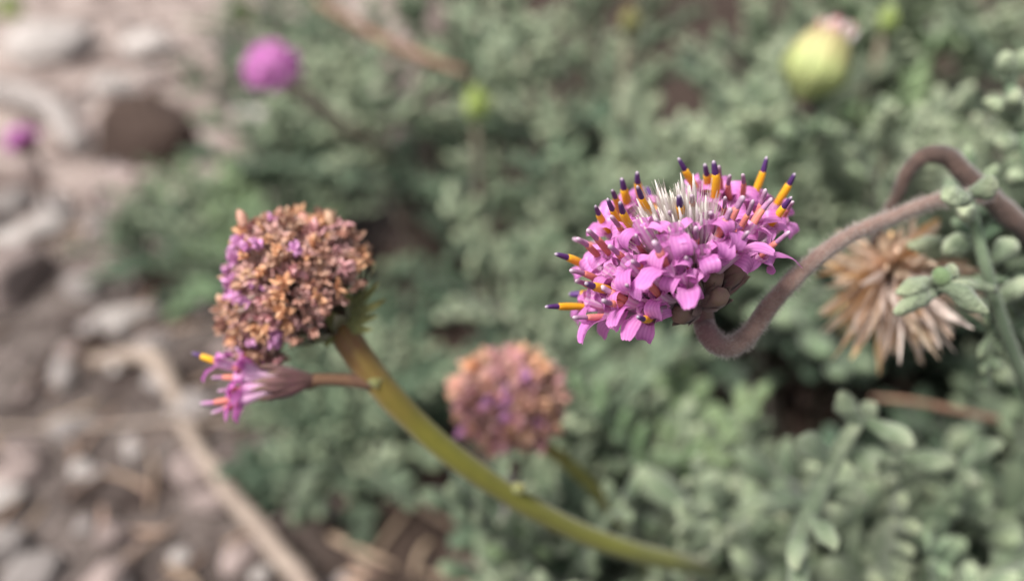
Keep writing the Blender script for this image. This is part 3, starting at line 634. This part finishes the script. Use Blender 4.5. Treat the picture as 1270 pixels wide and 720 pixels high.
# ------------------------------------------------------------------ withered heads
def wither_mesh(seed):
    rr = random.Random(seed); mb = MB()
    X, Y, Z = Vector((1, 0, 0)), Vector((0, 1, 0)), Vector((0, 0, 1))
    for k in range(5):
        an = k * 1.257 + rr.uniform(-.4, .4); o = X * math.cos(an) + Y * math.sin(an)
        p = Vector((0, 0, -.0006)); pts = []; d = (Z + o * rr.uniform(.2, .6)).normalized()
        ax = (o.cross(Z) + Vector((rr.uniform(-.8, .8), rr.uniform(-.8, .8), rr.uniform(-.8, .8)))).normalized()
        tw = rr.uniform(-1.0, 1.2)
        for i in range(6):
            pts.append(p.copy()); p = p + d * rr.uniform(.00035, .0006); d = (Matrix.Rotation(-tw * rr.uniform(.3, 1.1), 3, ax) @ d).normalized()
        w0 = rr.uniform(.3, .55) * MM
        mb.strap(pts, [w0 * z for z in (.5, .9, 1.1, 1.2, .9, .3)], o + rnd_dir() * .5, rr.uniform(-.7, .7), 3)
    e = Vector((rr.uniform(-.4, .4), rr.uniform(-.4, .4), 1)) * rr.uniform(.0012, .0024)
    mb.tube([Vector((0, 0, -.0005)), e * .5, e], [.0004, .00042, .0002], 6)
    me = mb.mesh('withered_floret'); me.materials.append(MATS['wither_tan']); return me
WITHER = [wither_mesh(100 + i) for i in range(12)]
def withered_head(parent, c, Rd, axis, n, maxpol, sc, colfun, lumps=.07, tubes=True, jit=.12):
    ex = perp(axis); ey = axis.cross(ex)
    core = MB(); zs = [math.cos(math.radians(a)) for a in range(0, 181, 15)]
    core.tube([c - axis * (Rd * .62 * z) for z in zs], [Rd * .62 * math.sqrt(max(.0004, 1 - z * z)) for z in zs], 14).obj('head_core', MATS['wither_tube'], parent)
    i = 0; N_ = int(n / ((1 - math.cos(math.radians(maxpol))) / 2))
    hb = MB(); low = MB()
    for i in range(N_):
        zf = 1 - 2 * (i + .5) / N_
        if math.degrees(math.acos(zf)) > maxpol: break
        an = i * 2.39996; r_ = math.sqrt(1 - zf * zf)
        dr = (axis * zf + ex * (r_ * math.cos(an)) + ey * (r_ * math.sin(an)) + rnd_dir() * jit).normalized()
        rad = Rd * (1 + lumps * noise.noise(dr * 3.2) * 2 + U(-.05, .03))
        p = c + dr * rad; zz = (dr + rnd_dir() * .35)
        M = frame(perp(zz), zz, p, sc * U(.8, 1.25)); M = M @ Matrix.Rotation(U(0, 6.3), 4, 'Z')
        f = link('withered_floret', WITHER[R.randrange(12)], MATS[colfun(p, dr)], parent, M)
        for _ in range(2):                                  # crumpled lower layer
            d2 = (dr + rnd_dir() * .16).normalized(); m2 = frame(perp(d2), d2 + rnd_dir() * .6, c + d2 * Rd * U(.80, .93), sc * U(.7, 1.05))
            src = WITHER[R.randrange(12)]; b0 = len(low.v)
            low.v += [m2 @ v.co for v in src.vertices]; low.uv += [(0, 0)] * len(src.vertices); low.f += [tuple(b0 + q for q in pl.vertices) for pl in src.polygons]
        if tubes:
            b0 = c + dr * Rd * .5; hb.tube(bez(b0, (b0 + p) / 2 + rnd_dir() * Rd * .04, p, 4), [.0003 * sc, .0004 * sc, .0005 * sc, .0006 * sc], 5, cap=False)
            for _ in range(3):
                e = p + dr * U(-.0015, .0006) * sc + rnd_dir() * .0009 * sc; b1 = c + dr * Rd * .6 + rnd_dir() * .001
                hb.tube([b1, (b1 + e) / 2 + rnd_dir() * .0003, e], [.0001 * sc, .00009 * sc, .00004 * sc], 3, cap=False)
    o = low.obj('withered_floret_layer', MATS['wither_layer'], parent); o['kind'] = 'stuff'
    if tubes: o = hb.obj('floret_tubes', MATS['wither_tube'], parent); o['kind'] = 'stuff'
def bract_ring(parent, c, axis, r0, n, L_, wd, pol, m, bend=-25):
    ex = perp(axis); ey = axis.cross(ex)
    for i in range(n):
        an = 2 * math.pi * i / n + U(-.15, .15); o = ex * math.cos(an) + ey * math.sin(an); p = c + o * r0; cc = [p]
        q0 = pol + U(-10, 10)
        for j in range(6):
            f = math.radians(q0 + bend * j / 5); p = p + (axis * math.cos(f) + o * math.sin(f)) * (L_ / 6) * U(.85, 1.15); cc.append(p)
        MB().strap(cc, [wd * z for z in (.6, .9, 1, .95, .75, .45, .08)], o, .25, 3).obj('bract', MATS[m], parent)

DH = .118
HC = P(373, 350, DH); HA = (RT * -.60 + UP * .72 - FW * .35).normalized()
head = thing('seed_head', 'rusty brown and purple withered flower head on a long olive stem', 'withered flower', P(900, 716, DH + .09))
def col_left(p, dr):
    x, y, d = pix(p); f = (x - 280) / 180; pu = max(.04, .80 - 1.7 * f) * (1 if y < 375 and y > 290 else .3)
    r = R.random()
    if r < pu * .75 or (x < 325 and 295 < y < 372 and r < .62): return 'wither_purple'
    if r < pu * .75 + .16: return 'wither_pink'
    return 'wither_orange' if R.random() < .30 else 'wither_tan'
withered_head(head, HC, .0098, HA, 230, 112, .84, col_left, .09)
withered_head(head, P(318, 398, DH - .001), .0046, (RT * -.85 - UP * .4 - FW * .35).normalized(), 34, 100, .85, col_left, .1)
withered_head(head, P(330, 428, DH), .0036, (RT * -.7 - UP * .7 - FW * .3).normalized(), 22, 100, .85, col_left, .1)
for (a, b) in [(295, 262), (404, 262), (372, 264)]:
    p0 = P(a + 8, b + 20, DH - .004); p1 = P(a, b - 2, DH - .004)
    MB().tube(bez(p0, (p0 + p1) / 2 + RT * .0004, p1, 6), [.0006, .0007, .0008, .0008, .0006, .0002], 7).obj('anther', MATS['wither_tan'], head)
bract_ring(head, HC - HA * .0085, HA, .0018, 13, .0075, .0013, 78, 'green_bract', -50)
bract_ring(head, HC - HA * .0075, HA, .0016, 11, .0095, .0012, 70, 'green_bract', -15)
for (a, b, c, d_) in [(448, 385, 478, 371), (452, 372, 470, 350), (446, 392, 468, 392), (440, 400, 462, 408), (420, 412, 405, 430)]:
    p0, p1 = P(a - 12, b + 4, DH), P(c, d_, DH - .001)
    MB().strap(bez(p0, (p0 + p1) / 2 - UP * .0005, p1, 6), [x * MM for x in (.8, .9, .8, .6, .35, .05)], -FW, .3, 3).obj('bract', MATS['green_bract'], head)
sp = [HC - HA * .0078, P(436, 428, DH + .001), P(468, 472, DH + .002), P(512, 520, DH + .005), P(565, 567, DH + .009), P(640, 618, DH + .016), P(720, 660, DH + .025), P(795, 686, DH + .034), P(865, 702, DH + .050), P(900, 716, DH + .09)]
pts = spline(sp, 7)
MB().tube(pts, [r * (1 + .06 * noise.noise(p * 220)) for r, p in zip(lerpl([.0023, .0022, .0022, .0020, .0019, .00185, .0018, .0018, .0019, .0019], len(pts)), pts)], 20, ribs=.05).obj('stem', MATS['olive_stem'], head)
for (a, b, dd) in [(462, 478, DH + .0005), (640, 610, DH + .014)]:
    p = P(a, b, dd); MB().tube(bez(p, p + UP * .0006, p + RT * .0016 + UP * .0010, 5), [.0008, .0013, .0013, .001, .0003], 7).obj('stem_scale', MATS['green_bract'], head)
# side floweret
sf = thing('pink_flower', 'small half closed purple floweret hanging under the rusty withered head', 'flower', P(462, 474, DH + .001))
pp = spline([P(462, 474, DH + .001), P(430, 471, DH), P(398, 470, DH - .001), P(380, 473, DH - .001)], 6)
MB().tube(pp, lerpl([.0012, .0010, .0009, .0013], len(pp)), 9).obj('stem', MATS['red_stem'], sf)
Bs = P(392, 470, DH - .001); Ax = (P(262, 478, DH - .006) - Bs).normalized(); ex = perp(Ax); ey = Ax.cross(ex)
for i in range(13):
    an = 2 * math.pi * i / 13; o = ex * math.cos(an) + ey * math.sin(an)
    c = bez(Bs + o * .0006, Bs + Ax * .004 + o * .0029 * U(.85, 1.15), Bs + Ax * (.0085 + U(-.002, .001)) + o * .0024 * U(.8, 1.3), 8)
    MB().strap(c, [x * MM for x in (.4, .6, .8, .85, .8, .62, .4, .06)], o, -.5, 4, 0, .0003).obj('bract', MATS['bract'], sf)
for (tx, ty, bx, by, kind, lx, ly) in [(238, 437, 272, 449, 'A', -.4, -.6), (248, 500, 290, 494, 'B', -.5, -.5), (262, 512, 300, 497, 'B', -.3, -.6), (262, 468, 295, 468, 'B', -.6, -.5), (278, 452, 305, 460, 'B', -.2, .5), (270, 485, 305, 482, 'B', -.8, -.2), (292, 430, 308, 452, 'B', -.4, .6)]:
    t = P(tx, ty, DH - .005); b = P(bx, by, DH - .0045)
    floret(sf, Bs, Ax, b, t, kind, wdir=RT * lx + UP * ly - FW * .3, scale=.85, recept=.15, lipL=4.2, lipA=100)

# rounded pinkish brown head
DM = .167
MC = P(632, 497, DM); MA = (UP * .8 - RT * .15 - FW * .45).normalized()
mh = thing('seed_head', 'round pinkish brown withered flower head behind the olive stem', 'withered flower', P(820, 720, .20))
def col_mid(p, dr):
    x, y, d = pix(p); r = R.random()
    pu = .5 if (x < 640 and y > 480) else .12
    return 'wither_purple' if r < pu * .3 else ('wither_pink' if r < pu + .25 else ('wither_tan' if r < .93 else 'wither_orange'))
withered_head(mh, MC, .0098, MA, 190, 128, 1.45, col_mid, .08)
bract_ring(mh, MC - MA * .0085, MA, .0016, 12, .0075, .0014, 75, 'green_bract', -40)
pts = spline([MC - MA * .0080, P(668, 548, DM + .004), P(705, 575, DM + .010), P(750, 620, DM + .018), P(790, 680, DM + .028), P(830, 760, DM + .04)], 6)
MB().tube(pts, lerpl([.0017, .0015, .0014, .0014, .0015, .0016], len(pts)), 10).obj('stem', MATS['olive_stem'], mh)

# dried straw flower hanging from the arched brown stem
DD = .135
dc = P(1106, 338, DD); da = (RT * .10 - UP * .75 - FW * .6).normalized()
dh = thing('dried_flower', 'straw coloured dried flower hanging from an arched brown stem', 'dried flower', P(1330, 340, .15))
ex = perp(da); ey = da.cross(ex)
for i in range(290):
    zf = 1 - 1.45 * (i + .5) / 290; an = i * 2.39996; r_ = math.sqrt(max(0, 1 - zf * zf))
    dr = (da * zf + ex * r_ * math.cos(an) + ey * r_ * math.sin(an) + rnd_dir() * .18).normalized()
    L_ = U(7.0, 12.5) * MM * (1 - .15 * (zf < .1)); b0 = dc + dr * .0015; sd_ = perp(dr)
    bend = (-UP * U(.1, .6) + rnd_dir() * .6)
    c = [b0 + dr * (L_ * s) + bend * (L_ * s * s * .5) for s in (0, .2, .4, .6, .8, 1)]
    wd = U(.5, 1.05) * MM
    m = 'straw_grey' if zf > .45 and R.random() < .55 else ('straw_orange' if R.random() < .22 else 'straw')
    MB().strap(c, [wd * z for z in (.5, .9, 1.1, 1.05, .8, .15)], (sd_ + rnd_dir() * .4).normalized(), U(-.5, .5), 3).obj('dried_bract', MATS[m], dh)
MB().tube([dc - da * .004, dc - da * .002, dc, dc + da * .002], [.0014, .0026, .003, .0018], 10).obj('receptacle', MATS['brown_stem'], dh)
pts = spline([dc - da * .003, P(1084, 300, DD - .002), P(1098, 268, DD - .008), P(1113, 240, DD - .011), P(1126, 212, DD - .013), P(1146, 193, DD - .014), P(1176, 196, DD - .014), P(1205, 222, DD - .014), P(1240, 256, DD - .013), P(1280, 292, DD - .011), P(1345, 350, DD)], 7)
rr_ = lerpl([.0008, .0008, .0009, .0010, .0011, .0012, .0013, .0014, .0015, .0016, .0017], len(pts))
pts = [p + (RT * noise.noise(p * 300) + UP * noise.noise(p * 300 + Vector((5, 5, 5)))) * .0003 for p in pts]
MB().tube(pts, [r * (1 + .22 * noise.noise(p * 420)) for r, p in zip(rr_, pts)], 12, ribs=.16).obj('stem', MATS['brown_stem'], dh)

# ------------------------------------------------------------------ distant flowers and the closed bud
def simple_floret_mesh(seed):
    rr = random.Random(seed); mb = MB(); Z = Vector((0, 0, 1))
    mb.tube([Vector((0, 0, -.006)), Vector((0, 0, -.003)), Vector((0, 0, 0))], [.0004, .0006, .001], 7, cap=False)
    for k in range(3):
        an = k * 2.1 + rr.uniform(-.3, .3); o = Vector((math.cos(an), math.sin(an), 0))
        c = curl(o * .0005, Z, o, rr.uniform(.0035, .005), 15, rr.uniform(110, 170), 7)
        mb.strap(c, [x * MM * (1 if k == 0 else .7) for x in (.7, 1.1, 1.4, 1.5, 1.4, 1.1, .5)], o, -.25, 3)
    me = mb.mesh('floret'); me.materials.append(MATS['petal']); return me
SF = [simple_floret_mesh(i) for i in range(6)]
def globe_flower(label, px, py, d, Rd, axis, stem_px, maxpol, n, stem_m='dry_twig', sr=.0016):
    c = P(px, py, d); axis = axis.normalized()
    base = Vector(stem_px[-1]) if not isinstance(stem_px[-1], tuple) else ground_at(*stem_px[-1])
    t = thing('pink_flower', label, 'flower', base)
    ex = perp(axis); ey = axis.cross(ex); N_ = int(n / ((1 - math.cos(math.radians(maxpol))) / 2))
    for i in range(N_):
        zf = 1 - 2 * (i + .5) / N_
        if math.degrees(math.acos(zf)) > maxpol: break
        an = i * 2.39996; r_ = math.sqrt(1 - zf * zf)
        dr = (axis * zf + ex * (r_ * math.cos(an)) + ey * (r_ * math.sin(an)) + rnd_dir() * .1).normalized()
        M = frame(perp(dr), dr, c + dr * Rd * U(.9, 1.0), U(.9, 1.15)) @ Matrix.Rotation(U(0, 6.3), 4, 'Z')
        f = link('floret', SF[R.randrange(6)], MATS['petal'], t, M)
        if i % 2 == 0:
            MB().tube([c + dr * Rd * .9, c + dr * Rd * 1.15, c + dr * Rd * 1.35], [.0005, .00055, .0002], 6).obj('anther', MATS['style_pink'], t)
    bract_ring(t, c - axis * Rd * .55, axis, .0018, 12, Rd * 1.1, .0018, 85, 'bract', -60)
    MB().tube([c - axis * Rd * .7, c - axis * Rd * .3, c, c + axis * Rd * .4], [.0018, Rd * .45, Rd * .6, Rd * .4], 10).obj('receptacle', MATS['bract'], t)
    sp = [c - axis * Rd * .6] + [P(*q) if isinstance(q, tuple) and len(q) == 3 else (ground_at(*q) if isinstance(q, tuple) else q) for q in stem_px]
    pts = spline(sp, 6); MB().tube(pts, [sr] * len(pts), 8).obj('stem', MATS[stem_m], t)
globe_flower('bright pink globe flower blurred on a pale stalk above the rusty head', 338, 88, .29, .0082, UP * .9 - RT * .25 - FW * .3, [(368, 112, .295), (405, 140, .31), (445, 170, .34), (490, 200, .40), (540, 240)], 112, 60, sr=.0027)
globe_flower('tiny distant pink flower over the pale stones', 31, 178, .46, .0080, UP * .8 - RT * .45 - FW * .1, [(48, 205, .465), (58, 240, .47), (66, 262)], 80, 34, 'brown_stem')

BD = .215
bc = P(1010, 86, BD); ba = (UP * .86 + RT * .34 - FW * .25).normalized()
bu = thing('flower_bud', 'closed yellow green flower bud with a pink tip', 'flower bud', Vector((bc.x + .02, bc.y + .06, 0)))
ex = perp(ba); ey = ba.cross(ex)
for row, (n_, L_, rb, top) in enumerate([(10, .0195, .0084, .0040), (10, .0180, .0090, .0050), (9, .0150, .0095, .0070)]):
    for i in range(n_):
        an = 2 * math.pi * (i + .33 * row) / n_ + U(-.08, .08); o = ex * math.cos(an) + ey * math.sin(an); b0 = bc - ba * .0085
        c = [b0 + o * .0012]
        for s in (.12, .28, .45, .62, .8, 1.0):
            rad = rb * math.sin(min(1, s * 1.7) * math.pi * .5) ** .8 * (1 - max(0, s - .5) * (1 - top / rb) * 1.7)
            c.append(b0 + ba * (L_ * s) + o * rad)
        MB().strap(c, [x * MM for x in (1.0, 1.9, 2.5, 2.6, 2.2, 1.5, .3)], o, -.3, 4).obj('bract', MATS['bud_bract'], bu)
for i in range(26):
    an = i * 2.4; o = (ex * math.cos(an) + ey * math.sin(an)) * (.004 * math.sqrt(i / 26)); b0 = bc + ba * .005 + o * .9 + RT * .0012
    MB().tube([b0, b0 + ba * .004 + o * .2, b0 + ba * U(.0065, .0085) + o * .5], [.0007, .001, .0004], 6).obj('unopened_floret', MATS['wither_pink' if i % 3 else 'white_floret'], bu)
pts = spline([bc - ba * .008, P(1006, 150, BD + .008), P(1020, 190, BD + .04), P(1040, 260, BD + .09), ground_at(1090, 380)], 6)
MB().tube(pts, lerpl([.0018, .0014, .0014, .0015, .0017], len(pts)), 8).obj('stem', MATS['brown_stem'], bu)
